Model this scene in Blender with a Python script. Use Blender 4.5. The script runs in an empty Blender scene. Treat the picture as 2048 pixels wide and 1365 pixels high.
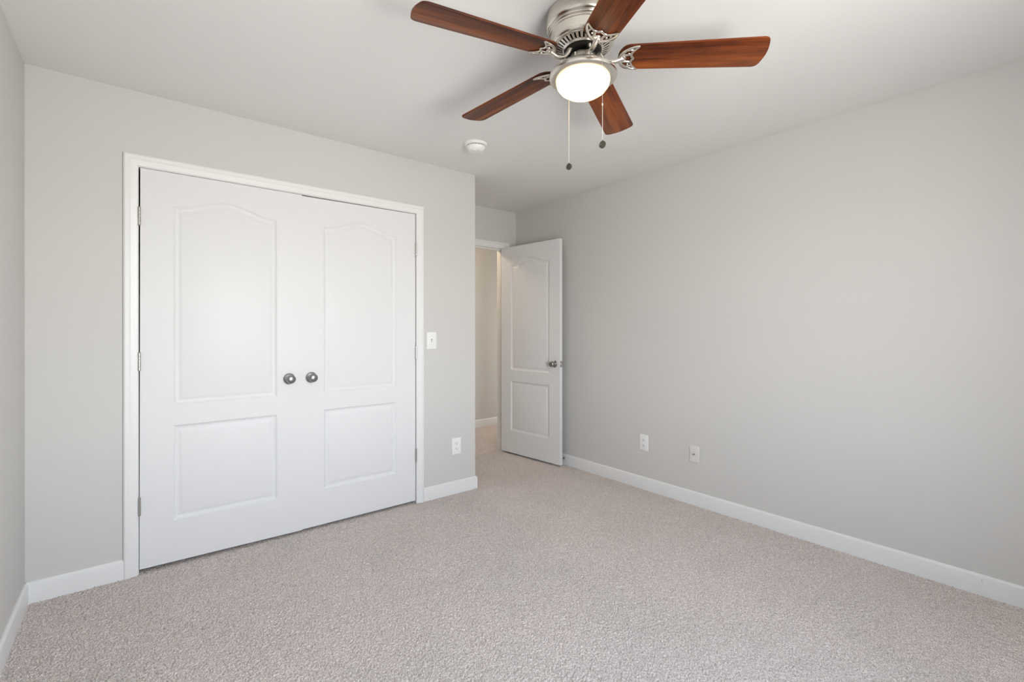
import bpy, bmesh, math, random
import numpy as np
from mathutils import Vector, Matrix
from math import pi, sin, cos, radians

S = bpy.context.scene
COL = S.collection

# ------------------------------------------------------------------ camera, light, exposure
cam_d = bpy.data.cameras.new('camera')
cam = bpy.data.objects.new('camera', cam_d); COL.objects.link(cam)
cam.location = (0.3853, -3.0230, 1.2410)
cam.rotation_euler = (pi/2, 0.0005, -0.6788)
cam_d.sensor_fit = 'HORIZONTAL'; cam_d.sensor_width = 36.0
cam_d.lens = 936.13*36.0/2048
cam_d.shift_y = -(682.5-658.36)/2048
cam_d.clip_start = 0.02; cam_d.clip_end = 100
S.camera = cam

world = bpy.data.worlds.new('sky'); S.world = world
world.use_nodes = True
_n, _l = world.node_tree.nodes, world.node_tree.links
bg = _n['Background']
# overcast sky above the horizon, sunlit pale ground below it
_tc = _n.new('ShaderNodeTexCoord'); _sx = _n.new('ShaderNodeSeparateXYZ'); _rp = _n.new('ShaderNodeValToRGB')
_l.new(_tc.outputs['Generated'], _sx.inputs[0]); _mr = _n.new('ShaderNodeMapRange')
_mr.inputs['From Min'].default_value = -1; _mr.inputs['From Max'].default_value = 1
_l.new(_sx.outputs['Z'], _mr.inputs['Value']); _l.new(_mr.outputs['Result'], _rp.inputs['Fac'])
_e = _rp.color_ramp.elements
_e[0].position = 0.0; _e[0].color = (0.70, 0.685, 0.655, 1)
_e[1].position = 1.0; _e[1].color = (0.12, 0.18, 0.30, 1)
for _p, _c in ((0.47, (0.74, 0.725, 0.69)), (0.492, (0.80, 0.79, 0.77)), (0.512, (0.95, 0.975, 1.0)), (0.60, (0.78, 0.84, 0.91)), (0.68, (0.52, 0.58, 0.66)), (0.80, (0.28, 0.34, 0.44))):
    _q = _e.new(_p); _q.color = (*_c, 1)
_l.new(_rp.outputs['Color'], bg.inputs['Color']); bg.inputs['Strength'].default_value = 22.0

# the window in the wall behind the camera; the portal guides the daylight through it
WX0, WX1, WZ0, WZ1 = 0.85, 1.85, 0.66, 2.02
_pd = bpy.data.lights.new('window_portal', 'AREA'); _pd.shape = 'RECTANGLE'; _pd.size = WX1-WX0; _pd.size_y = WZ1-WZ0
_pd.cycles.is_portal = True
_po = bpy.data.objects.new('window_portal', _pd); COL.objects.link(_po)
_po.location = ((WX0+WX1)/2, -3.735, (WZ0+WZ1)/2); _po.rotation_euler = (radians(90), 0, 0)
# lamp on the hall ceiling
pl = bpy.data.lights.new('hall_lamp', 'POINT'); pl.energy = 10; pl.color = (1.0, 0.78, 0.55); pl.shadow_soft_size = 0.06
plo = bpy.data.objects.new('hall_lamp', pl); COL.objects.link(plo); plo.location = (2.75, 1.34, 2.34)
# unseen fill panel added at the hall's right end to brighten the hall wall
_p2 = bpy.data.lights.new('hall_fill', 'AREA'); _p2.shape = 'RECTANGLE'; _p2.size = 1.9; _p2.size_y = 0.75
_p2.energy = 4.5; _p2.color = (1.0, 0.98, 0.95)
_o2 = bpy.data.objects.new('hall_fill', _p2); COL.objects.link(_o2)
_o2.location = (4.66, 1.30, 1.05); _o2.rotation_euler = (0, radians(90), 0)

S.view_settings.view_transform = 'Standard'; S.view_settings.look = 'None'
S.view_settings.gamma = 1.0; S.view_settings.use_curve_mapping = False
S.view_settings.exposure = 0.77
S.cycles.use_denoising = True
S.cycles.max_bounces = 12; S.cycles.diffuse_bounces = 8; S.cycles.glossy_bounces = 4
S.cycles.sample_clamp_indirect = 6.0
S.cycles.caustics_reflective = False; S.cycles.caustics_refractive = False

# ------------------------------------------------------------------ materials
def mat(name, color, rough=0.5, metal=0.0, spec=0.5):
    m = bpy.data.materials.new(name); m.use_nodes = True
    b = m.node_tree.nodes['Principled BSDF']
    b.inputs['Base Color'].default_value = (*color, 1); b.inputs['Roughness'].default_value = rough
    b.inputs['Metallic'].default_value = metal; b.inputs['Specular IOR Level'].default_value = spec
    return m
def nodes(m): return m.node_tree.nodes, m.node_tree.links, m.node_tree.nodes['Principled BSDF']
def coords(m, scale=(1, 1, 1)):
    n, l, b = nodes(m)
    tc = n.new('ShaderNodeTexCoord'); mp = n.new('ShaderNodeMapping'); mp.inputs['Scale'].default_value = scale
    l.new(tc.outputs['Object'], mp.inputs['Vector']); return mp.outputs['Vector']
def noise(m, vec, scale, detail=2.0, rough=0.5):
    n, l, b = nodes(m)
    t = n.new('ShaderNodeTexNoise'); t.inputs['Scale'].default_value = scale
    t.inputs['Detail'].default_value = detail; t.inputs['Roughness'].default_value = rough
    l.new(vec, t.inputs['Vector']); return t.outputs['Fac']
def ramp(m, fac, stops):
    n, l, b = nodes(m)
    r = n.new('ShaderNodeValToRGB'); e = r.color_ramp.elements
    e[0].position, e[0].color = stops[0][0], (*stops[0][1], 1)
    e[1].position, e[1].color = stops[-1][0], (*stops[-1][1], 1)
    for p, c in stops[1:-1]:
        q = e.new(p); q.color = (*c, 1)
    l.new(fac, r.inputs['Fac']); return r.outputs['Color']
def bump(m, fac, strength, dist):
    n, l, b = nodes(m)
    p = n.new('ShaderNodeBump'); p.inputs['Strength'].default_value = strength; p.inputs['Distance'].default_value = dist
    l.new(fac, p.inputs['Height']); l.new(p.outputs['Normal'], b.inputs['Normal'])

def paint(name, color, rough, pscale=220, strength=0.08, spec=0.3):
    m = mat(name, color, rough, spec=spec)
    v = coords(m); bump(m, noise(m, v, pscale, 3), strength, 0.002)
    return m
M_WALL = paint('wall_paint', (0.600, 0.590, 0.571), 0.75)
M_CEIL = paint('ceiling_paint', (0.775, 0.775, 0.763), 0.9, 160, 0.10, 0.2)
M_TRIM = paint('trim_paint', (0.765, 0.767, 0.762), 0.38, 60, 0.03, 0.5)
def door_paint(name, col):
    m = mat(name, col, 0.33, spec=0.12)
    v = coords(m, (150, 150, 7)); w = coords(m, (420, 420, 16))
    n, l, b = nodes(m)
    add = n.new('ShaderNodeMath'); add.operation = 'ADD'
    l.new(noise(m, v, 1.0, 3, 0.6), add.inputs[0]); l.new(noise(m, w, 1.0, 2, 0.6), add.inputs[1])
    bump(m, add.outputs[0], 0.14, 0.0012)
    return m
M_DOOR = door_paint('door_paint', (0.735, 0.737, 0.74))
M_PLATE = mat('white_plastic', (0.82, 0.82, 0.81), 0.35)
M_ALMOND = mat('almond_plastic', (0.70, 0.68, 0.64), 0.4)
M_SLOT = mat('dark_slot', (0.03, 0.03, 0.03), 0.7)
M_DETECT = mat('detector_plastic', (0.84, 0.84, 0.83), 0.45)
def brushed(name, color, rough, aniso=(6, 6, 300)):
    m = mat(name, color, rough, 1.0)
    n, l, b = nodes(m)
    f = noise(m, coords(m, aniso), 1.0, 3, 0.6)
    mr = n.new('ShaderNodeMapRange'); mr.inputs['To Min'].default_value = rough*0.93; mr.inputs['To Max'].default_value = rough*1.07
    l.new(f, mr.inputs['Value']); l.new(mr.outputs['Result'], b.inputs['Roughness'])
    return m
M_NICKEL = brushed('brushed_nickel', (0.72, 0.68, 0.62), 0.27)
M_SATIN = brushed('satin_nickel', (0.52, 0.50, 0.47), 0.33, (60, 60, 60))
M_KNOB = brushed('satin_nickel_knob', (0.35, 0.35, 0.345), 0.25, (80, 80, 80))
M_PEWTER = brushed('pewter', (0.17, 0.16, 0.135), 0.40, (200, 200, 200))
M_CHAIN = mat('chain_metal', (0.85, 0.83, 0.78), 0.35, 0.6)
M_DARK = mat('motor_black', (0.010, 0.008, 0.006), 0.6, spec=0.25)
M_RUBBER = mat('black_rubber', (0.02, 0.02, 0.02), 0.6)

def wood():
    m = mat('cherry_wood', (0.2, 0.06, 0.02), 0.34, spec=0.22)
    n, l, b = nodes(m)
    oi = n.new('ShaderNodeObjectInfo')
    tc = n.new('ShaderNodeTexCoord'); ad = n.new('ShaderNodeVectorMath'); ad.operation = 'ADD'
    sc = n.new('ShaderNodeVectorMath'); sc.operation = 'SCALE'; sc.inputs[0].default_value = (3.1, 7.7, 1.3)
    l.new(oi.outputs['Random'], sc.inputs['Scale'])
    l.new(tc.outputs['Object'], ad.inputs[0]); l.new(sc.outputs['Vector'], ad.inputs[1])
    mp = n.new('ShaderNodeMapping'); mp.inputs['Scale'].default_value = (1.3, 17, 17); l.new(ad.outputs['Vector'], mp.inputs['Vector'])
    mp2 = n.new('ShaderNodeMapping'); mp2.inputs['Scale'].default_value = (9, 330, 330); l.new(ad.outputs['Vector'], mp2.inputs['Vector'])
    f = noise(m, mp.outputs['Vector'], 1.0, 5, 0.62); g = noise(m, mp2.outputs['Vector'], 1.0, 3, 0.6)
    mx = n.new('ShaderNodeMath'); mx.operation = 'MULTIPLY_ADD'; mx.inputs[1].default_value = 0.32
    l.new(g, mx.inputs[0]); l.new(f, mx.inputs[2])
    c = ramp(m, mx.outputs[0], [(0.45, (0.022, 0.0060, 0.0030)), (0.57, (0.075, 0.017, 0.0050)), (0.70, (0.165, 0.038, 0.0075)), (0.90, (0.30, 0.082, 0.016))])
    l.new(c, b.inputs['Base Color'])
    bump(m, g, 0.05, 0.0008)
    return m
M_WOOD = wood()

def carpet():
    m = mat('carpet_pile', (0.46, 0.42, 0.40), 0.95, spec=0.05)
    n, l, b = nodes(m)
    v = coords(m)
    f = noise(m, v, 330, 2, 0.6); g = noise(m, v, 2.2, 3, 0.55)
    c1 = ramp(m, f, [(0.30, (0.30, 0.257, 0.242)), (0.48, (0.655, 0.592, 0.563)), (0.68, (0.93, 0.875, 0.845))])
    c2 = ramp(m, g, [(0.35, (0.94, 0.94, 0.925)), (0.68, (1.0, 0.985, 0.98))])
    mx = n.new('ShaderNodeMix'); mx.data_type = 'RGBA'; mx.blend_type = 'MULTIPLY'; mx.inputs['Factor'].default_value = 1.0
    l.new(c1, mx.inputs['A']); l.new(c2, mx.inputs['B']); l.new(mx.outputs['Result'], b.inputs['Base Color'])
    return m
M_CARPET = carpet()

def bowl_glass():
    m = bpy.data.materials.new('lit_frosted_glass'); m.use_nodes = True
    n, l, b = nodes(m)
    b.inputs['Base Color'].default_value = (0.85, 0.82, 0.76, 1); b.inputs['Roughness'].default_value = 0.3
    b.inputs['Emission Color'].default_value = (1.0, 0.68, 0.26, 1); b.inputs['Emission Strength'].default_value = 2.3
    return m
M_BOWL = bowl_glass()
def window_glass():
    m = bpy.data.materials.new('window_glass'); m.use_nodes = True
    n, l, b = nodes(m); n.remove(b)
    t = n.new('ShaderNodeBsdfTransparent'); g = n.new('ShaderNodeBsdfGlossy'); g.inputs['Roughness'].default_value = 0.02
    x = n.new('ShaderNodeMixShader'); x.inputs['Fac'].default_value = 0.05
    l.new(t.outputs[0], x.inputs[1]); l.new(g.outputs[0], x.inputs[2]); l.new(x.outputs[0], n['Material Output'].inputs['Surface'])
    return m
M_GLASS = window_glass()

# ------------------------------------------------------------------ mesh helpers
def link(name, bm, m, parent=None, smooth=30, loc=None, recalc=True):
    if recalc: bmesh.ops.recalc_face_normals(bm, faces=bm.faces)
    me = bpy.data.meshes.new(name); bm.to_mesh(me); bm.free()
    for x in (m if isinstance(m, (list, tuple)) else [m]): me.materials.append(x)
    if smooth:
        me.shade_smooth(); me.set_sharp_from_angle(angle=radians(smooth))
    o = bpy.data.objects.new(name, me); COL.objects.link(o)
    if parent: o.parent = parent
    if loc is not None: o.location = loc
    return o
def box(bm, x0, x1, y0, y1, z0, z1, bev=0.0, seg=2, mi=0):
    b2 = bmesh.new()
    v = [b2.verts.new((x, y, z)) for z in (z0, z1) for y in (y0, y1) for x in (x0, x1)]
    for f in ((0, 2, 3, 1), (4, 5, 7, 6), (0, 1, 5, 4), (2, 6, 7, 3), (0, 4, 6, 2), (1, 3, 7, 5)):
        b2.faces.new([v[i] for i in f])
    if bev: bmesh.ops.bevel(b2, geom=list(b2.edges), offset=bev, segments=seg, affect='EDGES', profile=0.5)
    merge(bm, b2, mi)
def merge(bm, b2, mi=0, mtx=None):
    if mtx is not None: b2.transform(mtx)
    bmesh.ops.recalc_face_normals(b2, faces=b2.faces)
    for f in b2.faces: f.material_index = mi
    t = bpy.data.meshes.new('tmp'); b2.to_mesh(t); b2.free(); bm.from_mesh(t); bpy.data.meshes.remove(t)
def lathe(bm, prof, seg=64, mtx=None, mi=0):
    b2 = bmesh.new(); rings = []
    for r, z in prof:
        if r < 1e-6: rings.append([b2.verts.new((0, 0, z))])
        else: rings.append([b2.verts.new((r*cos(2*pi*i/seg), r*sin(2*pi*i/seg), z)) for i in range(seg)])
    for a, b in zip(rings, rings[1:]):
        for i in range(seg):
            j = (i+1) % seg
            q = [a[i % len(a)], a[j % len(a)], b[j % len(b)], b[i % len(b)]]
            u = []
            for x in q:
                if x not in u: u.append(x)
            if len(u) > 2: b2.faces.new(u)
    merge(bm, b2, mi, mtx)
def tube(bm, pts, rad, seg=10, flat=1.0, up=Vector((0, 0, 1)), mtx=None, mi=0, closed=False):
    """round (or flattened along 'up') bar along a path; rad a number or one per point"""
    pts = [Vector(p) for p in pts]; n = len(pts); b2 = bmesh.new(); rings = []
    rads = rad if isinstance(rad, (list, tuple)) else [rad]*n
    for i, p in enumerate(pts):
        a = pts[(i-1) % n] if (closed or i > 0) else p; c = pts[(i+1) % n] if (closed or i < n-1) else p
        t = (c-a).normalized(); s = t.cross(up)
        s = s.normalized() if s.length > 1e-4 else t.orthogonal().normalized()
        w = s.cross(t).normalized()
        rings.append([b2.verts.new(p + s*(rads[i]*cos(2*pi*k/seg)) + w*(rads[i]*flat*sin(2*pi*k/seg))) for k in range(seg)])
    m = n if closed else n-1
    for i in range(m):
        a, b = rings[i], rings[(i+1) % n]
        for k in range(seg): b2.faces.new((a[k], a[(k+1) % seg], b[(k+1) % seg], b[k]))
    if not closed:
        b2.faces.new(rings[0][::-1]); b2.faces.new(rings[-1])
    merge(bm, b2, mi, mtx)
def spline(pts, k=6):
    P = [Vector(p) for p in pts]; out = []
    for i in range(len(P)-1):
        p0, p1, p2, p3 = P[max(i-1, 0)], P[i], P[i+1], P[min(i+2, len(P)-1)]
        for j in range(k):
            t = j/k
            out.append(0.5*((2*p1)+(p2-p0)*t+(2*p0-5*p1+4*p2-p3)*t*t+(3*p1-p0-3*p2+p3)*t**3))
    return out+[P[-1]]
def prism(bm, poly, z0, z1, bev=0.0, mtx=None, mi=0):
    b2 = bmesh.new()
    a = [b2.verts.new((x, y, z0)) for x, y in poly]; c = [b2.verts.new((x, y, z1)) for x, y in poly]
    b2.faces.new(a[::-1]); b2.faces.new(c); n = len(a)
    for i in range(n): b2.faces.new((a[i], a[(i+1) % n], c[(i+1) % n], c[i]))
    if bev:
        e = [e for e in b2.edges if abs(e.verts[0].co.z-e.verts[1].co.z) < 1e-6]
        bmesh.ops.bevel(b2, geom=e, offset=bev, segments=2, affect='EDGES', profile=0.5)
    merge(bm, b2, mi, mtx)
def sweep(bm, prof, path, up, closed_prof=True):
    """mitred profile along a polyline: prof (side, out); side = to the right of travel seen against 'up', out along 'up'"""
    up = Vector(up); path = [Vector(p) for p in path]; n = len(path); b2 = bmesh.new(); rings = []
    for i, p in enumerate(path):
        d1 = (path[i]-path[i-1]).normalized() if i > 0 else None
        d2 = (path[i+1]-path[i]).normalized() if i < n-1 else None
        s1 = d1.cross(up) if d1 else None; s2 = d2.cross(up) if d2 else None
        if s1 and s2:
            s = (s1+s2).normalized(); s = s/max(s.dot(s1), 0.2)
        else: s = s1 or s2
        rings.append([b2.verts.new(p+s*a+up*b) for a, b in prof])
    k = len(prof)
    for a, b in zip(rings, rings[1:]):
        for j in range(k if closed_prof else k-1): b2.faces.new((a[j], a[(j+1) % k], b[(j+1) % k], b[j]))
    b2.faces.new(rings[0]); b2.faces.new(rings[-1][::-1])
    merge(bm, b2)

def tag(o, label=None, cat=None, group=None, kind=None):
    if label: o['label'] = label
    if cat: o['category'] = cat
    if group: o['group'] = group
    if kind: o['kind'] = kind
    return o
def empty(name, loc, rz=0.0):
    o = bpy.data.objects.new(name, None); COL.objects.link(o); o.location = loc; o.rotation_euler = (0, 0, rz)
    o.empty_display_size = 0.05; return o
def struct(name, bm, m, label, cat, smooth=0):
    return tag(link(name, bm, m, None, smooth), label, cat, None, 'structure')

# ------------------------------------------------------------------ the room
H = 2.44; W = 3.458; L = 2.454; D = 0.7225; YB = -3.60; DW = 0.12; YH = 1.848; XH = 4.70
DX0, DX1, DZ = 2.538, 3.305, 2.052            # hall doorway inside its jambs
CX0, CX1, CZ = 0.402, 1.946, 2.061            # closet opening inside its jambs

def make_floor():
    def axis(*runs):
        a = []
        for s, e, st in runs: a.append(np.linspace(s, e, max(2, int(round((e-s)/st))), endpoint=False))
        return np.concatenate(a+[np.array([runs[-1][1]])])
    xs = axis((-0.02, 3.48, 0.0031), (3.48, XH+0.02, 0.006))
    ys = axis((YB-0.02, -2.75, 0.012), (-2.75, 0.80, 0.0031), (0.80, YH+0.02, 0.005))
    nx, ny = len(xs), len(ys)
    X, Y = np.meshgrid(xs, ys)
    rng = np.random.default_rng(7)
    c = 0.0051
    gx = int((XH+0.1)/c)+8; gy = int((YH-YB+0.1)/c)+8
    jx = rng.random((gy, gx), dtype=np.float32); jy = rng.random((gy, gx), dtype=np.float32); jh = rng.random((gy, gx), dtype=np.float32)
    U = (X+0.04)/c+2; V = (Y-YB+0.04)/c+2
    iu = U.astype(np.int32); iv = V.astype(np.int32)
    best = np.full(X.shape, 9.0, np.float32); hgt = np.zeros(X.shape, np.float32)
    for dy in (-1, 0, 1):
        for dx in (-1, 0, 1):
            a = np.clip(iv+dy, 0, gy-1); b = np.clip(iu+dx, 0, gx-1)
            d = (b+jx[a, b]-U)**2+(a+jy[a, b]-V)**2
            k = d < best
            best = np.where(k, d, best); hgt = np.where(k, jh[a, b], hgt)
    Z = -0.0125*np.clip(best, 0, 1.0)-0.0045*hgt + rng.normal(0, 0.0010, X.shape) + 0.0035
    co = np.stack([X, Y, Z], -1).reshape(-1, 3).astype(np.float32)
    i = np.arange(nx*ny, dtype=np.int32).reshape(ny, nx)
    q = np.stack([i[:-1, :-1], i[:-1, 1:], i[1:, 1:], i[1:, :-1]], -1).reshape(-1, 4)
    me = bpy.data.meshes.new('floor')
    me.vertices.add(len(co)); me.vertices.foreach_set('co', co.ravel())
    me.loops.add(q.size); me.loops.foreach_set('vertex_index', q.ravel())
    me.polygons.add(len(q)); me.polygons.foreach_set('loop_start', np.arange(0, q.size, 4, dtype=np.int32))
    me.update(calc_edges=True); me.shade_smooth()
    me.materials.append(M_CARPET)
    o = bpy.data.objects.new('floor', me); COL.objects.link(o)
    return tag(o, 'grey beige cut pile carpet covering the whole floor', 'floor', None, 'structure')
make_floor()

bm = bmesh.new(); box(bm, -0.12, XH+0.12, YB-0.14, YH+0.12, H, H+0.1)
struct('ceiling', bm, M_CEIL, 'flat pale grey ceiling above the fan', 'ceiling')
bm = bmesh.new(); box(bm, -0.12, 0, YB-0.14, D+DW, -0.05, H)
struct('wall_left', bm, M_WALL, 'pale grey wall at the left edge of the room', 'wall')
bm = bmesh.new(); box(bm, W, W+0.1, YB-0.14, D, -0.05, H)
struct('wall_right', bm, M_WALL, 'long plain grey wall right of the open door', 'wall')
bm = bmesh.new()
box(bm, 0, CX0-0.018, 0, 0.11, -0.05, H); box(bm, CX1+0.018, L, 0, 0.11, -0.05, H); box(bm, CX0-0.018, CX1+0.018, 0, 0.11, CZ+0.018, H)
struct('wall_back', bm, M_WALL, 'grey wall holding the white double closet doors', 'wall')
bm = bmesh.new(); box(bm, L-0.11, L, 0.11, D, -0.05, H)
struct('wall_return', bm, M_WALL, 'short grey closet side wall facing the open door', 'wall')
bm = bmesh.new()
box(bm, 0, DX0-0.018, D, D+DW, -0.05, H); box(bm, DX1+0.018, XH, D, D+DW, -0.05, H); box(bm, DX0-0.018, DX1+0.018, D, D+DW, DZ+0.018, H)
struct('wall_far', bm, M_WALL, 'grey wall above the bedroom doorway', 'wall')
bm = bmesh.new(); box(bm, 1.0, XH, YH, YH+0.12, -0.05, H)
struct('wall_hall', bm, M_WALL, 'taupe hall wall seen through the doorway', 'wall')
bm = bmesh.new(); box(bm, XH, XH+0.12, D, YH+0.12, -0.05, H)
struct('wall_hall_right', bm, M_WALL, 'end wall of the hall behind the bedroom', 'wall')
bm = bmesh.new(); box(bm, 1.0, 1.1, D+DW, YH, -0.05, H)
struct('wall_hall_left', bm, M_WALL, 'end wall of the hall behind the closet', 'wall')
bm = bmesh.new()
box(bm, 0, WX0, YB-0.14, YB, -0.05, H); box(bm, WX1, W, YB-0.14, YB, -0.05, H)
box(bm, WX0, WX1, YB-0.14, YB, -0.05, WZ0); box(bm, WX0, WX1, YB-0.14, YB, WZ1, H)
struct('wall_front', bm, M_WALL, 'grey wall behind the camera with the daylight window', 'wall')

# window behind the camera: frame, middle rail, panes, sill
win = tag(empty('window_1', ((WX0+WX1)/2, YB-0.07, WZ0)), 'white sash window in the wall behind the camera', 'window', None, 'structure')
hw, hz = (WX1-WX0)/2, WZ1-WZ0
bm = bmesh.new()
for a, b in ((-hw, -hw+0.045), (hw-0.045, hw), (-0.035, 0.035)): box(bm, a, b, -0.03, 0.03, 0, hz, 0.003)
for a, b in ((0, 0.045), (hz-0.045, hz), (hz/2-0.02, hz/2+0.02)): box(bm, -hw, hw, -0.028, 0.028, a, b, 0.003)
link('window_frame', bm, M_TRIM, win)
for a, b in ((-hw+0.04, -0.03), (0.03, hw-0.04)):
    for c, d in ((0.04, hz/2-0.015), (hz/2+0.015, hz-0.04)):
        bm = bmesh.new(); box(bm, a, b, -0.002, 0.002, c, d); link('pane', bm, M_GLASS, win, 0)
bm = bmesh.new(); box(bm, -hw-0.05, hw+0.05, 0.03, 0.115, -0.02, 0.0, 0.004); link('window_sill', bm, M_TRIM, win)
bm = bmesh.new()
prof_c = [(0, 0), (0.057, 0), (0.057, 0.012), (0.050, 0.017), (0.034, 0.0165), (0.028, 0.0125), (0.020, 0.0115), (0.008, 0.009), (0.003, 0.0085), (0, 0.006)]

def casing(name, x0, x1, z1, y, label):
    """three-sided moulded casing around an opening in a wall facing -y; path runs along its inner edge"""
    bm = bmesh.new()
    # travelling up the left leg, up = -y : right of travel points outward when mirrored
    pr = [(-a, b) for a, b in prof_c]
    sweep(bm, pr, [(x0, y, 0.0), (x0, y, z1), (x1, y, z1), (x1, y, 0.0)], (0, -1, 0))
    return bm
bm = casing('trim', CX0-0.003, CX1+0.0005, CZ+0.003, 0.0, '')
t1 = struct('trim_1', bm, M_TRIM, 'white moulded casing around the double closet doors', 'trim', 25)
bm = bmesh.new()
box(bm, CX0-0.018, CX0, 0.0, 0.11, 0, CZ+0.018); box(bm, CX1, CX1+0.018, 0.0, 0.11, 0, CZ+0.018); box(bm, CX0, CX1, 0.0, 0.11, CZ, CZ+0.018)
link('jamb', bm, M_TRIM, t1, 0)
bm = casing('trim', DX0-0.006, DX1+0.006, DZ+0.006, D, '')
t2 = struct('trim_2', bm, M_TRIM, 'white casing and jambs around the bedroom doorway', 'trim', 25)
bm = bmesh.new()
box(bm, DX0-0.018, DX0, D, D+DW, 0, DZ+0.018); box(bm, DX1, DX1+0.018, D, D+DW, 0, DZ+0.018); box(bm, DX0, DX1, D, D+DW, DZ, DZ+0.018)
box(bm, DX0, DX0+0.011, D+0.040, D+0.075, 0, DZ); box(bm, DX1-0.011, DX1, D+0.040, D+0.075, 0, DZ); box(bm, DX0+0.011, DX1-0.011, D+0.040, D+0.075, DZ-0.011, DZ)
link('jamb', bm, M_TRIM, t2, 0)

BB = [(0, 0), (0.013, 0), (0.013, 0.084), (0.0115, 0.091), (0.007, 0.096), (0.0045, 0.100), (0, 0.100)]
def baseboard(name, path, label):
    # profile stands off the wall to the left of travel
    bm = bmesh.new()
    sweep(bm, [(-a, b) for a, b in BB], [(x, y, -0.004) for x, y in path], (0, 0, 1))
    return struct(name, bm, M_TRIM, label, 'baseboard', 25)
baseboard('baseboard_left', [(0, 0), (0, YB)], 'white baseboard along the left wall')
baseboard('baseboard_back', [(CX0-0.060, 0), (0, 0)], 'short white baseboard left of the closet doors')
baseboard('baseboard_return', [(L, D), (L, 0), (CX1+0.0575, 0)], 'white baseboard wrapping the wall corner right of the closet')
_br = baseboard('baseboard_right', [(W, YB), (W, D)], 'long white baseboard under the right wall')
bm = bmesh.new(); lathe(bm, [(0, 0), (0.0016, 0), (0.0016, 0.0006), (0, 0.0006)], 12, Matrix.Translation((W-0.0131, -2.7017, 0.0718)) @ Matrix.Rotation(-pi/2, 4, 'Y'))
link('nail_hole', bm, M_SLOT, _br, 0)
baseboard('baseboard_far', [(W, D), (DX1+0.063, D)], 'bit of white baseboard behind the open door')
baseboard('baseboard_hall', [(XH, YH), (1.1, YH)], 'white baseboard along the hall wall')
baseboard('baseboard_front', [(0, YB), (W, YB)], 'white baseboard under the window behind the camera')

# ------------------------------------------------------------------ panelled doors
NT = 28
def arch(t): return 0.5+0.5*cos(2*pi*max(-0.5, min(0.5, t*1.06)))
def panel_loop(x0, x1, z0, z1, rise, o):
    """outline inset by o; counter-clockwise in x,z"""
    a, b, c, d = x0+o, x1-o, z0+o, z1-o
    pts = [(a, c), (b, c)]
    if rise:
        for i in range(NT+1):
            t = 0.5-i/NT
            pts.append(((a+b)/2+t*(b-a), d+rise*arch(t)**0.92*(1-o*1.5)))
    else: pts += [(b, d), (a, d)]
    return pts
PROF = [(0.0, 0.0), (0.003, 0.0028), (0.010, 0.0075), (0.016, 0.0095), (0.022, 0.0092), (0.030, 0.0062), (0.038, 0.0034), (0.043, 0.0026)]
def door_face(bm, w, z0, z1, panels, y, sgn):
    """face in the xz plane at y, panels pressed in along sgn"""
    b2 = bmesh.new()
    outer = [b2.verts.new((x, y, z)) for x, z in ((0, z0), (w, z0), (w, z1), (0, z1))]
    edges = [b2.edges.new((outer[i], outer[(i+1) % 4])) for i in range(4)]
    allrings = []
    for (x0, x1, c, d, rise) in panels:
        rings = []
        for o, dep in PROF:
            rings.append([b2.verts.new((x, y+sgn*dep, z)) for x, z in panel_loop(x0, x1, c, d, rise, o)])
        r = rings[0]; edges += [b2.edges.new((r[i], r[(i+1) % len(r)])) for i in range(len(r))]
        allrings.append(rings)
    bmesh.ops.triangle_fill(b2, use_beauty=True, use_dissolve=False, edges=edges)
    # drop any fill inside the panels
    kill = []
    for f in b2.faces:
        m = f.calc_center_median()
        for (x0, x1, c, d, rise) in panels:
            t = (m.x-(x0+x1)/2)/(x1-x0)
            if x0 < m.x < x1 and c < m.z < d+(rise*arch(t)**0.92 if rise else 0)-1e-5: kill.append(f); break
    bmesh.ops.delete(b2, geom=kill, context='FACES_ONLY')
    for rings in allrings:
        for a, b in zip(rings, rings[1:]):
            n = len(a)
            for i in range(n): b2.faces.new((a[i], a[(i+1) % n], b[(i+1) % n], b[i]))
        b2.faces.new(rings[-1])
    return b2
def door_leaf(w, z0, z1, panels, th, y0=0.0, cut=None):
    """cut: lift of the bottom edge at x=0 and x=w, drop of the top edge at x=0 and x=w"""
    bm = bmesh.new()
    f = door_face(bm, w, z0, z1, panels, y0, 1); g = door_face(bm, w, z0, z1, panels, y0+th, -1)
    merge(bm, f); merge(bm, g)
    b2 = bmesh.new()
    a = [b2.verts.new((x, y0, z)) for x, z in ((0, z0), (w, z0), (w, z1), (0, z1))]
    c = [b2.verts.new((x, y0+th, z)) for x, z in ((0, z0), (w, z0), (w, z1), (0, z1))]
    for i in range(4): b2.faces.new((a[i], a[(i+1) % 4], c[(i+1) % 4], c[i]))
    merge(bm, b2)
    bmesh.ops.remove_doubles(bm, verts=bm.verts, dist=1e-5)
    if cut:
        for v in bm.verts:
            k = v.co.x/w
            if abs(v.co.z-z0) < 1e-5: v.co.z += cut[0]*(1-k)+cut[1]*k
            elif abs(v.co.z-z1) < 1e-5: v.co.z -= cut[2]*(1-k)+cut[3]*k
    return bm
def panels_for(w, s0, s1, zb=0.0):
    return [(s0, w-s1, 0.843+zb, 1.884+zb, 0.057), (s0, w-s1, 0.238+zb, 0.736+zb, 0)]

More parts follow.
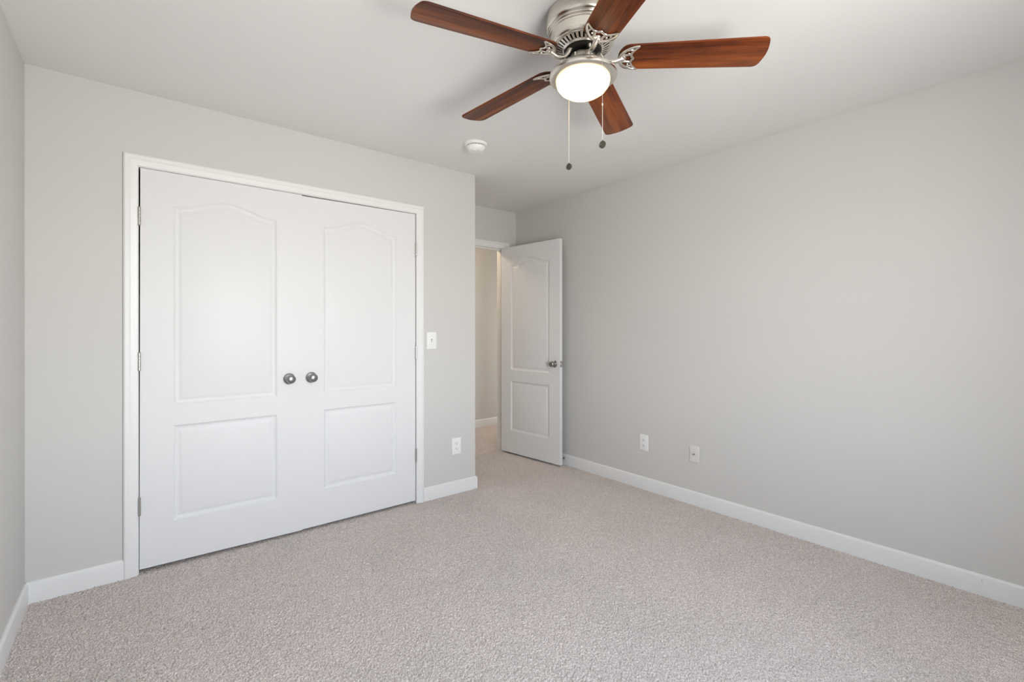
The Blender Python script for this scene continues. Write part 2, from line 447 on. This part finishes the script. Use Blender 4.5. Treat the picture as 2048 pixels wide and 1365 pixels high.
def hinge(parent, x, y, z, side):
    """butt hinge on a closet jamb: knuckled barrel and the leaf edge beside it; side -1 = leaf to the left"""
    bm = bmesh.new()
    lathe(bm, [(0, -0.048), (0.0035, -0.0475), (0.005, -0.046)] + [(0.0058, -0.0445)], 14)
    for k in range(5):
        a = -0.0445+k*0.0178
        lathe(bm, [(0.0050, a), (0.0060, a+0.0006), (0.0060, a+0.0168), (0.0050, a+0.0176)], 14)
    lathe(bm, [(0.0058, 0.0445), (0.005, 0.046), (0.0035, 0.0475), (0, 0.048)], 14)
    o = link('hinge', bm, M_SATIN, parent, 40, (x, y, z))
    bm = bmesh.new()
    a, b = sorted((side*0.002, side*0.0125))
    box(bm, a, b, 0.0, 0.0035, -0.0445, 0.0445, 0.0008)
    link('hinge_leaf', bm, M_SATIN, o, 30)
    return o
def round_knob(parent, x, y, z):
    """passage knob on a face looking to -y"""
    R = Matrix.Rotation(pi/2, 4, 'X')
    bm = bmesh.new()
    lathe(bm, [(0, 0.0), (0.0325, 0.0), (0.0330, 0.003), (0.0315, 0.006), (0.026, 0.0085), (0.016, 0.010), (0.0125, 0.012), (0.0115, 0.018), (0.012, 0.026)], 48, R)
    o = link('door_knob', bm, M_KNOB, parent, 40, (x, y, z))
    bm = bmesh.new()
    lathe(bm, [(0.0118, 0.022), (0.0135, 0.026), (0.020, 0.030), (0.0245, 0.036), (0.0262, 0.043), (0.0255, 0.049), (0.0225, 0.0545), (0.0165, 0.058), (0.008, 0.0595), (0, 0.060)], 48, R)
    link('grip', bm, M_KNOB, o, 40)
    return o
TH = 0.035
# left closet door (hinged left), origin at its hinge corner
dl = tag(empty('door_1', (0.4085, -0.002, 0)), 'left white closet door with arched upper panel, hinged on the left', 'door', None, 'structure')
wl = 0.7699
bm = door_leaf(wl, 0.016, 2.0578, panels_for(wl, 0.1355, 0.1375), TH, 0.0, (0.009, 0, 0, 0))
for v in bm.verts:
    if v.co.x < 1e-4: v.co.x -= 0.0042*max(0.0, 1-v.co.z/1.15)
link('door_panel', bm, M_DOOR, dl, 22)
for z in (1.812, 1.077, 0.345): hinge(dl, -0.0040, -0.0045, z, -1)
round_knob(dl, 1.107-0.4085, 0.0, 0.943)
# right closet door (hinged right), sagging a little towards the meeting edge
wr = 0.7615
dr = tag(empty('door_2', (1.9405, 0.0005, 0)), 'right white closet door hinged beside the light switch', 'door', None, 'structure')
bm = door_leaf(wr, 0.0185, 2.0575, panels_for(wr, 0.1300, 0.1440), TH, 0.0, (0, 0.002, 0.0042, 0))
bmesh.ops.translate(bm, verts=bm.verts, vec=(-wr, 0, 0)); link('door_panel', bm, M_DOOR, dr, 22)
for z in (1.807, 1.074, 0.342): hinge(dr, 0.0028, -0.0060, z, 1)
round_knob(dr, 1.234-1.9405, 0.0, 0.943)

# bedroom door standing open
P0 = Vector((3.268, 0.7225, 0)); dang = math.atan2(-0.756, 0.077)
d3 = tag(empty('door_3', P0, dang), 'white bedroom door standing open against the right wall', 'door', None, 'structure')
wd = 0.760
bm = door_leaf(wd, 0.019, 2.052, [(0.138, wd-0.124, 0.838, 1.872, 0.055), (0.134, wd-0.126, 0.238, 0.728, 0)], 0.035)
# local +y must point to the right wall (world +x)
link('door_panel', bm, M_DOOR, d3, 22)
def lever_knob(parent, sgn, y):
    R = Matrix.Rotation(pi/2*sgn, 4, 'X')
    bm = bmesh.new()
    lathe(bm, [(0, 0.0), (0.032, 0.0), (0.032, 0.004), (0.028, 0.008), (0.016, 0.011), (0.012, 0.014), (0.0115, 0.026)], 40, R)
    o = link('door_knob', bm, M_KNOB, parent, 40, (0.700, y, 0.925))
    bm = bmesh.new()
    lathe(bm, [(0.0115, 0.020), (0.016, 0.026), (0.024, 0.033), (0.0275, 0.042), (0.027, 0.050), (0.023, 0.056), (0.017, 0.0585), (0.0165, 0.0575), (0.006, 0.0575), (0.006, 0.0605), (0, 0.0605)], 40, R)
    link('grip', bm, M_KNOB, o, 40)
lever_knob(d3, 1, 0.0); lever_knob(d3, -1, 0.035)
bm = bmesh.new(); box(bm, wd, wd+0.0015, 0.006, 0.029, 0.925-0.0285, 0.925+0.0285, 0.0004)
lp = link('latch_plate', bm, M_SATIN, d3, 30)
bm = bmesh.new()
b2 = bmesh.new(); v = [b2.verts.new(p) for p in ((wd, 0.010, 0.916), (wd, 0.025, 0.916), (wd, 0.025, 0.934), (wd, 0.010, 0.934), (wd+0.011, 0.010, 0.916), (wd+0.011, 0.010, 0.934))]
for f in ((0, 3, 2, 1), (0, 1, 4), (3, 5, 2), (1, 2, 5, 4), (0, 4, 5, 3)): b2.faces.new([v[i] for i in f])
merge(bm, b2); link('latch_bolt', bm, M_NICKEL, lp, 20)
for z in (1.83, 1.05, 0.27):
    bm = bmesh.new(); lathe(bm, [(0, -0.045), (0.006, -0.044), (0.006, 0.044), (0, 0.045)], 14)
    link('hinge', bm, M_SATIN, d3, 40, (-0.006, 0.041, z))

# ------------------------------------------------------------------ wall plates
def plate_bm(w, h, t, bev):
    bm = bmesh.new(); box(bm, -w/2, w/2, -t, 0, -h/2, h/2, bev, 3); return bm
def screw(parent, z, m):
    bm = bmesh.new(); R = Matrix.Rotation(pi/2, 4, 'X')
    lathe(bm, [(0, 0.0045), (0.0033, 0.0045), (0.0033, 0.0058), (0.0022, 0.0068), (0, 0.0070)], 16, R)
    return link('screw', bm, m, parent, 30, (0, 0, z))
def outlet(loc, rz, label):
    t = tag(empty('wall_outlet', loc, rz), label, 'outlet', 'duplex wall outlets')
    link('cover_plate', plate_bm(0.079, 0.125, 0.006, 0.0028), M_PLATE, t, 40)
    for zc in (0.0195, -0.0195):
        bm = bmesh.new()
        poly = [(0.0172*cos(a)*1.0, max(-0.0138, min(0.0138, 0.0172*sin(a)))) for a in [2*pi*i/36 for i in range(36)]]
        R = Matrix.Rotation(pi/2, 4, 'X')
        prism(bm, poly, 0.004, 0.0082, 0.0006, R)
        r = link('receptacle', bm, M_PLATE, t, 30, (0, 0, zc))
        bm = bmesh.new()
        box(bm, -0.0078, -0.0054, -0.0085, -0.0079, -0.0015, 0.0075); box(bm, 0.0054, 0.0074, -0.0085, -0.0079, -0.0005, 0.0070)
        lathe(bm, [(0, 0.0079), (0.0026, 0.0079), (0.0026, 0.0085), (0, 0.0085)], 14, Matrix.Translation((0, 0, -0.0068)) @ R)
        link('slots', bm, M_SLOT, r, 0)
    screw(t, 0.0, M_PLATE)
    return t
outlet((2.281, 0.0, 0.3555), 0, 'white duplex outlet on the narrow wall beside the closet')
outlet((W, -0.8435, 0.3605), pi/2*-1, 'white duplex outlet low on the long right wall')
t = tag(empty('light_switch', (2.069, 0.0, 1.1565)), 'white toggle light switch right of the closet casing', 'light switch')
link('cover_plate', plate_bm(0.079, 0.124, 0.006, 0.0028), M_PLATE, t, 40)
bm = bmesh.new(); box(bm, -0.0050, 0.0050, -0.0063, -0.004, -0.0115, 0.0115, 0.0003); link('toggle_slot', bm, M_SLOT, t, 0)
bm = bmesh.new(); box(bm, -0.0046, 0.0046, -0.0175, 0.0, -0.0082, 0.0082, 0.0012)
bm.transform(Matrix.Rotation(radians(24), 4, 'X')); link('toggle', bm, M_PLATE, t, 40, (0, -0.003, 0.0005))
for z in (0.030, -0.030): screw(t, z, M_PLATE)
t = tag(empty('cable_plate', (W, -1.2635, 0.358), -pi/2), 'blank almond wall plate with a single cable jack in its middle', 'wall plate')
link('cover_plate', plate_bm(0.074, 0.116, 0.006, 0.0028), M_ALMOND, t, 40)
bm = bmesh.new(); R = Matrix.Rotation(pi/2, 4, 'X')
lathe(bm, [(0, 0.004), (0.0072, 0.004), (0.0072, 0.0085), (0.0050, 0.0088), (0.0047, 0.0175), (0.0028, 0.0175), (0.0028, 0.012), (0, 0.012)], 6, R)
link('cable_jack', bm, M_SATIN, t, 30)
for z in (0.0415, -0.0415): screw(t, z, M_ALMOND)

# spring door stop on the right baseboard, its tip just clear of the door edge
t = tag(empty('door_stop', (W-0.013, 0.013, 0.058), 0), 'small spring door stop with black tip on the baseboard behind the open door', 'door stop')
t.rotation_euler = (0, radians(2), 0)
R = Matrix.Rotation(-pi/2, 4, 'Y')
bm = bmesh.new(); lathe(bm, [(0, 0), (0.011, 0), (0.010, 0.004), (0.004, 0.006), (0, 0.006)], 24, R); link('base', bm, M_SATIN, t, 40)
bm = bmesh.new(); tube(bm, [(-0.005-0.038*i/140, 0.0042*cos(i*0.72), 0.0042*sin(i*0.72)) for i in range(141)], 0.0009, 6); link('spring', bm, M_SATIN, t, 60)
bm = bmesh.new(); lathe(bm, [(0, 0.042), (0.0062, 0.042), (0.0068, 0.045), (0.0068, 0.051), (0.0050, 0.054), (0.0030, 0.054), (0.0028, 0.052), (0, 0.052)], 24, R); link('rubber_tip', bm, M_RUBBER, t, 40)

# ------------------------------------------------------------------ smoke detector
t = tag(empty('smoke_detector', (2.107, -0.515, H)), 'round white smoke detector on the ceiling left of the pull chains', 'smoke detector')
bm = bmesh.new(); lathe(bm, [(0, 0), (0.0735, 0), (0.0735, -0.008), (0.071, -0.0125), (0.063, -0.0150), (0.060, -0.0150), (0, -0.0150)], 64); link('base_ring', bm, M_DETECT, t, 30)
bm = bmesh.new(); lathe(bm, [(0, -0.0145), (0.0560, -0.0145), (0.0560, -0.0205), (0, -0.0205)], 64); link('vent_slit', bm, M_SLOT, t, 30)
bm = bmesh.new(); lathe(bm, [(0.050, -0.0195), (0.0600, -0.0195), (0.0604, -0.0235), (0.0575, -0.0330), (0.0505, -0.0425), (0.0420, -0.0485), (0.0280, -0.0515), (0.0120, -0.0510), (0, -0.0508)], 64); link('cover', bm, M_DETECT, t, 50)
bm = bmesh.new()
for k in range(22):
    b2 = bmesh.new(); box(b2, 0.0555, 0.0590, -0.0020, 0.0020, -0.0200, -0.0147)
    merge(bm, b2, 0, Matrix.Rotation(2*pi*k/22, 4, 'Z'))
link('vent_ribs', bm, M_DETECT, t, 0)
bm = bmesh.new(); lathe(bm, [(0, -0.0490), (0.012, -0.0490), (0.012, -0.0525), (0.010, -0.0535), (0, -0.0535)], 28, Matrix.Translation((-0.020, -0.018, 0.0))); link('test_button', bm, M_DETECT, t, 40)

# ------------------------------------------------------------------ ceiling fan
FX, FY, FZ = 1.7250, -1.7960, 2.2788
fan = tag(empty('ceiling_fan', (FX, FY, H)), 'five blade ceiling fan with cherry wood blades and lit glass bowl', 'ceiling fan')
def fz(p): return [(r, z-H) for r, z in p]
bm = bmesh.new()
lathe(bm, fz([(0, 2.440), (0.139, 2.440), (0.1395, 2.434), (0.1395, 2.398), (0.138, 2.391), (0.134, 2.387), (0.1305, 2.3855), (0.1320, 2.383), (0.1325, 2.380), (0.1310, 2.377),
              (0.1275, 2.3755), (0.1285, 2.373), (0.1285, 2.370), (0.1270, 2.367), (0.1235, 2.3655), (0.1225, 2.362), (0.1195, 2.342), (0.1175, 2.333), (0.1150, 2.328), (0.1110, 2.3255), (0.1065, 2.3250), (0.1045, 2.3265)]), 96)
link('motor_housing', bm, M_NICKEL, fan, 35)
bm = bmesh.new()
lathe(bm, fz([(0.109, 2.333), (0.071, 2.318), (0.070, 2.300), (0.066, 2.296), (0.0, 2.296)]), 64)
link('motor_core', bm, M_DARK, fan, 35)
bm = bmesh.new()
lathe(bm, fz([(0.1075, 2.3270), (0.1050, 2.3235), (0.0995, 2.3225), (0.0985, 2.3250)]), 96)
lathe(bm, fz([(0.0780, 2.3140), (0.0765, 2.3110), (0.0715, 2.3075), (0.0690, 2.3090), (0.0690, 2.3150)]), 96)
nr = 36
for k in range(nr):
    b2 = bmesh.new()
    vs = [b2.verts.new(p) for p in ((0.101, -0.0052, 2.3235-H), (0.101, 0.0052, 2.3235-H), (0.075, 0.0038, 2.3105-H), (0.075, -0.0038, 2.3105-H),
                                    (0.101, -0.0052, 2.3275-H), (0.101, 0.0052, 2.3275-H), (0.075, 0.0038, 2.3145-H), (0.075, -0.0038, 2.3145-H))]
    for f in ((0, 1, 2, 3), (4, 7, 6, 5), (0, 4, 5, 1), (1, 5, 6, 2), (2, 6, 7, 3), (3, 7, 4, 0)): b2.faces.new([vs[i] for i in f])
    merge(bm, b2, 0, Matrix.Rotation(2*pi*k/nr, 4, 'Z'))
link('vent_ring', bm, M_NICKEL, fan, 30)
# light kit
bm = bmesh.new()
lathe(bm, fz([(0.0, 2.291), (0.043, 2.291), (0.0482, 2.288), (0.0492, 2.284), (0.0492, 2.256), (0.0510, 2.2495), (0.0560, 2.2470), (0.0760, 2.2440), (0.0960, 2.2385), (0.1110, 2.2315), (0.1210, 2.2235), (0.1275, 2.2150),
              (0.1288, 2.2085), (0.1275, 2.2025), (0.1230, 2.1985), (0.1170, 2.1970), (0.1110, 2.1952), (0.1030, 2.1945), (0.0985, 2.1990), (0.0, 2.2300)]), 96)
kit = link('light_fitter', bm, M_NICKEL, fan, 35)
bm = bmesh.new()
lathe(bm, fz([(0.1005, 2.1975), (0.1022, 2.1935), (0.1022, 2.1860), (0.0980, 2.1720), (0.0865, 2.1570), (0.0670, 2.1440), (0.0450, 2.1360), (0.0220, 2.1315), (0, 2.1300)]), 96)
link('glass_bowl', bm, M_BOWL, kit, 80)
for a in (20, 140, 260):
    bm = bmesh.new(); lathe(bm, [(0, 0.0), (0.0035, 0.0), (0.0040, 0.004), (0.0030, 0.0075), (0, 0.0085)], 14, Matrix.Rotation(radians(a), 4, 'Z') @ Matrix.Translation((0.0482, 0, 2.270-H)) @ Matrix.Rotation(pi/2, 4, 'Y'))
    link('thumb_screw', bm, M_NICKEL, kit, 40)

# one blade and one blade arm, then copies
def blade_outline():
    pts = []
    Rt, hi, ho = 0.6655, 0.0600, 0.0710
    pts += [(0.148+0.030*(1-cos(a))-0.0, -hi+0.0) for a in ()]
    # rounded inner end
    n = 14
    for i in range(n+1):
        a = pi/2+pi*i/n
        pts.append((0.172+0.040*cos(a), 0.060*sin(a)))
    # lower side to the tip, rounded corners, slightly bowed tip
    r = 0.021
    for i in range(9):
        a = -pi/2+ (pi/2-0.12)*i/8
        pts.append((Rt-0.008-r+r*cos(a), -ho+r+r*sin(a)))
    for i in range(1, 8):
        t = -1+2*i/8
        pts.append((Rt-0.008+0.008*(1-t*t), t*(ho-r)))
    for i in range(9):
        a = 0.12+(pi/2-0.12)*i/8
        pts.append((Rt-0.008-r+r*cos(a), ho-r+r*sin(a)))
    return pts
bm = bmesh.new(); prism(bm, blade_outline(), -0.003, 0.003, 0.0012)
blade0 = link('fan_blade', bm, M_WOOD, fan, 30)
def arm_bm():
    bm = bmesh.new(); z = -0.0062; U = Vector((0, 0, 1))
    # crescent: outer bow and scalloped inner edge meeting in two horns
    outer = spline([(0.207, -0.057, z), (0.186, -0.0535, z), (0.163, -0.0415, z), (0.145, -0.024, z-0.001), (0.138, 0, z-0.002), (0.145, 0.024, z-0.001), (0.163, 0.0415, z), (0.186, 0.0535, z), (0.207, 0.057, z)], 7)
    n = len(outer)
    tube(bm, outer, [0.0036+0.0036*sin(pi*i/(n-1)) for i in range(n)], 10, 0.75, U)
    inner = spline([(0.207, -0.057, z), (0.196, -0.046, z), (0.186, -0.034, z), (0.180, -0.021, z), (0.182, -0.009, z), (0.188, 0.0, z), (0.182, 0.009, z), (0.180, 0.021, z), (0.186, 0.034, z), (0.196, 0.046, z), (0.207, 0.057, z)], 6)
    n = len(inner)
    tube(bm, inner, [0.0038+0.0016*sin(pi*i/(n-1)) for i in range(n)], 10, 0.75, U)
    for s in (-1, 1):
        tube(bm, [(0.143, 0.014*s, z-0.001), (0.160, 0.016*s, z), (0.180, 0.020*s, z)], 0.0050, 8, 0.7, U)
        tube(bm, [(0.168, 0.042*s, z), (0.182, 0.038*s, z), (0.190, 0.039*s, z)], 0.0040, 8, 0.7, U)
    # goose-neck to the flywheel
    neck = spline([(0.148, 0, z-0.003), (0.135, 0, z-0.008), (0.119, 0, z-0.013), (0.101, 0, z-0.0125), (0.085, 0, z-0.005), (0.072, 0, z+0.009), (0.063, 0, z+0.024), (0.056, 0, z+0.034)], 6)
    n = len(neck)
    tube(bm, neck, [0.0088+0.0022*abs(2*i/(n-1)-1)**2 for i in range(n)], 14, 0.75, Vector((0, 1, 0)).cross(Vector((1, 0, 0))))
    for (x, y) in ((0.152, 0), (0.170, 0.027), (0.170, -0.027)):
        lathe(bm, [(0, z-0.0068), (0.0030, z-0.0062), (0.0040, z-0.0045), (0.0040, z)], 14, Matrix.Translation((x, y, 0)))
    lathe(bm, [(0, z-0.004), (0.012, z-0.003), (0.014, z), (0.013, z+0.003)], 20, Matrix.Translation((0.150, 0, 0)))
    return bm
arm0 = link('blade_arm', arm_bm(), M_NICKEL, fan, 50)
ANG = [-46.175, 26.174-0.15, 96.484, 169.244, 242.738]
PITCH, DROOP = -0.1834, 0.0354
for i, a in enumerate(ANG):
    b = blade0 if i == 0 else blade0.copy(); c = arm0 if i == 0 else arm0.copy()
    if i: COL.objects.link(b); COL.objects.link(c); b.parent = fan; c.parent = fan
    mx = Matrix.Translation((0, 0, FZ-H)) @ Matrix.Rotation(radians(a), 4, 'Z') @ Matrix.Rotation(DROOP, 4, 'Y') @ Matrix.Rotation(PITCH, 4, 'X')
    b.matrix_basis = mx
    c.matrix_basis = mx

# pull chains draped over the fitter, each with a round medallion
view_r = Vector((0.778, -0.628, 0)); view_f = Vector((0.628, 0.778, 0))
nrm = (cos(radians(42))*(-view_f) + sin(radians(42))*(-view_r)).normalized()
def pull_chain(lat, fwd, zend, thin_to, style):
    p = view_r*lat+view_f*fwd; d = p.normalized(); r = p.length
    # drape over the fitter from the switch housing
    top = spline([d*0.049+Vector((0, 0, 2.268-H)), d*0.060+Vector((0, 0, 2.2525-H)), d*0.098+Vector((0, 0, 2.2415-H)), d*0.119+Vector((0, 0, 2.2295-H)), d*(r-0.0015)+Vector((0, 0, 2.2175-H)), d*r+Vector((0, 0, 2.205-H))], 8)
    z = 2.205-H; pts = list(top); rad = [0.0007]*len(top)
    step = 0.0021; i = 0
    while z-step > zend+0.016-H:
        z -= step; pts.append(d*r+Vector((0, 0, z)))
        rad.append(0.0006 if z > thin_to-H else (0.00135 if i % 2 else 0.0006)); i += 1
    bm = bmesh.new(); tube(bm, pts, rad, 8, 1.0, Vector((0.3, 0.5, 0.1)).normalized())
    o = link('pull_chain', bm, M_CHAIN, fan, 60)
    if thin_to < 2.2:
        bm = bmesh.new(); lathe(bm, [(0, 0.005), (0.0022, 0.004), (0.0028, 0.0), (0.0022, -0.004), (0, -0.005)], 12); link('connector', bm, M_CHAIN, o, 50, d*r+Vector((0, 0, thin_to-H)))
    # medallion
    c = d*r+Vector((0, 0, zend-H))
    zx = nrm; xx = Vector((0, 0, 1)).cross(zx).normalized(); yy = zx.cross(xx)
    R = Matrix((( xx.x, yy.x, zx.x, 0), (xx.y, yy.y, zx.y, 0), (xx.z, yy.z, zx.z, 0), (0, 0, 0, 1)))
    bm = bmesh.new()
    lathe(bm, [(0, -0.0030), (0.0118, -0.0030), (0.0132, -0.0020), (0.0132, 0.0022), (0.0122, 0.0030), (0.0112, 0.0028), (0.0106, 0.0016), (0, 0.0016)], 40)
    tube(bm, [(0, 0.0125, 0), (0, 0.0165, 0)], 0.0016, 10, 1.0, Vector((0, 0, 1)))
    if style == 'fan':
        lathe(bm, [(0.0026, 0.0014), (0.0024, 0.0030), (0, 0.0032)], 16)
        for k in range(5):
            b2 = bmesh.new(); prism(b2, [(0.003, -0.0008), (0.0088, -0.0022), (0.0094, 0), (0.0088, 0.0022), (0.003, 0.0008)], 0.0014, 0.0027)
            merge(bm, b2, 0, Matrix.Rotation(pi/2+2*pi*k/5, 4, 'Z'))
    else:
        tube(bm, [(0.0058*cos(2*pi*k/28), 0.0012+0.0058*sin(2*pi*k/28), 0.0018) for k in range(28)], 0.0008, 8, 1.0, closed=True)
        tube(bm, [(-0.0022, -0.004, 0.0018), (-0.0022, -0.0080, 0.0018), (0.0022, -0.0080, 0.0018), (0.0022, -0.004, 0.0018)], 0.0007, 8)
        tube(bm, [(-0.002, -0.002, 0.0018), (-0.001, 0.002, 0.0018), (0.001, 0.0, 0.0018), (0.002, 0.002, 0.0018)], 0.0006, 6)
    bm.transform(R)
    link('medallion', bm, M_PEWTER, o, 30, c)
pull_chain(-0.0384, 0.1240, 1.9070, 2.9, 'fan')
pull_chain(0.0522, -0.1188, 1.9020, 2.046, 'bulb')
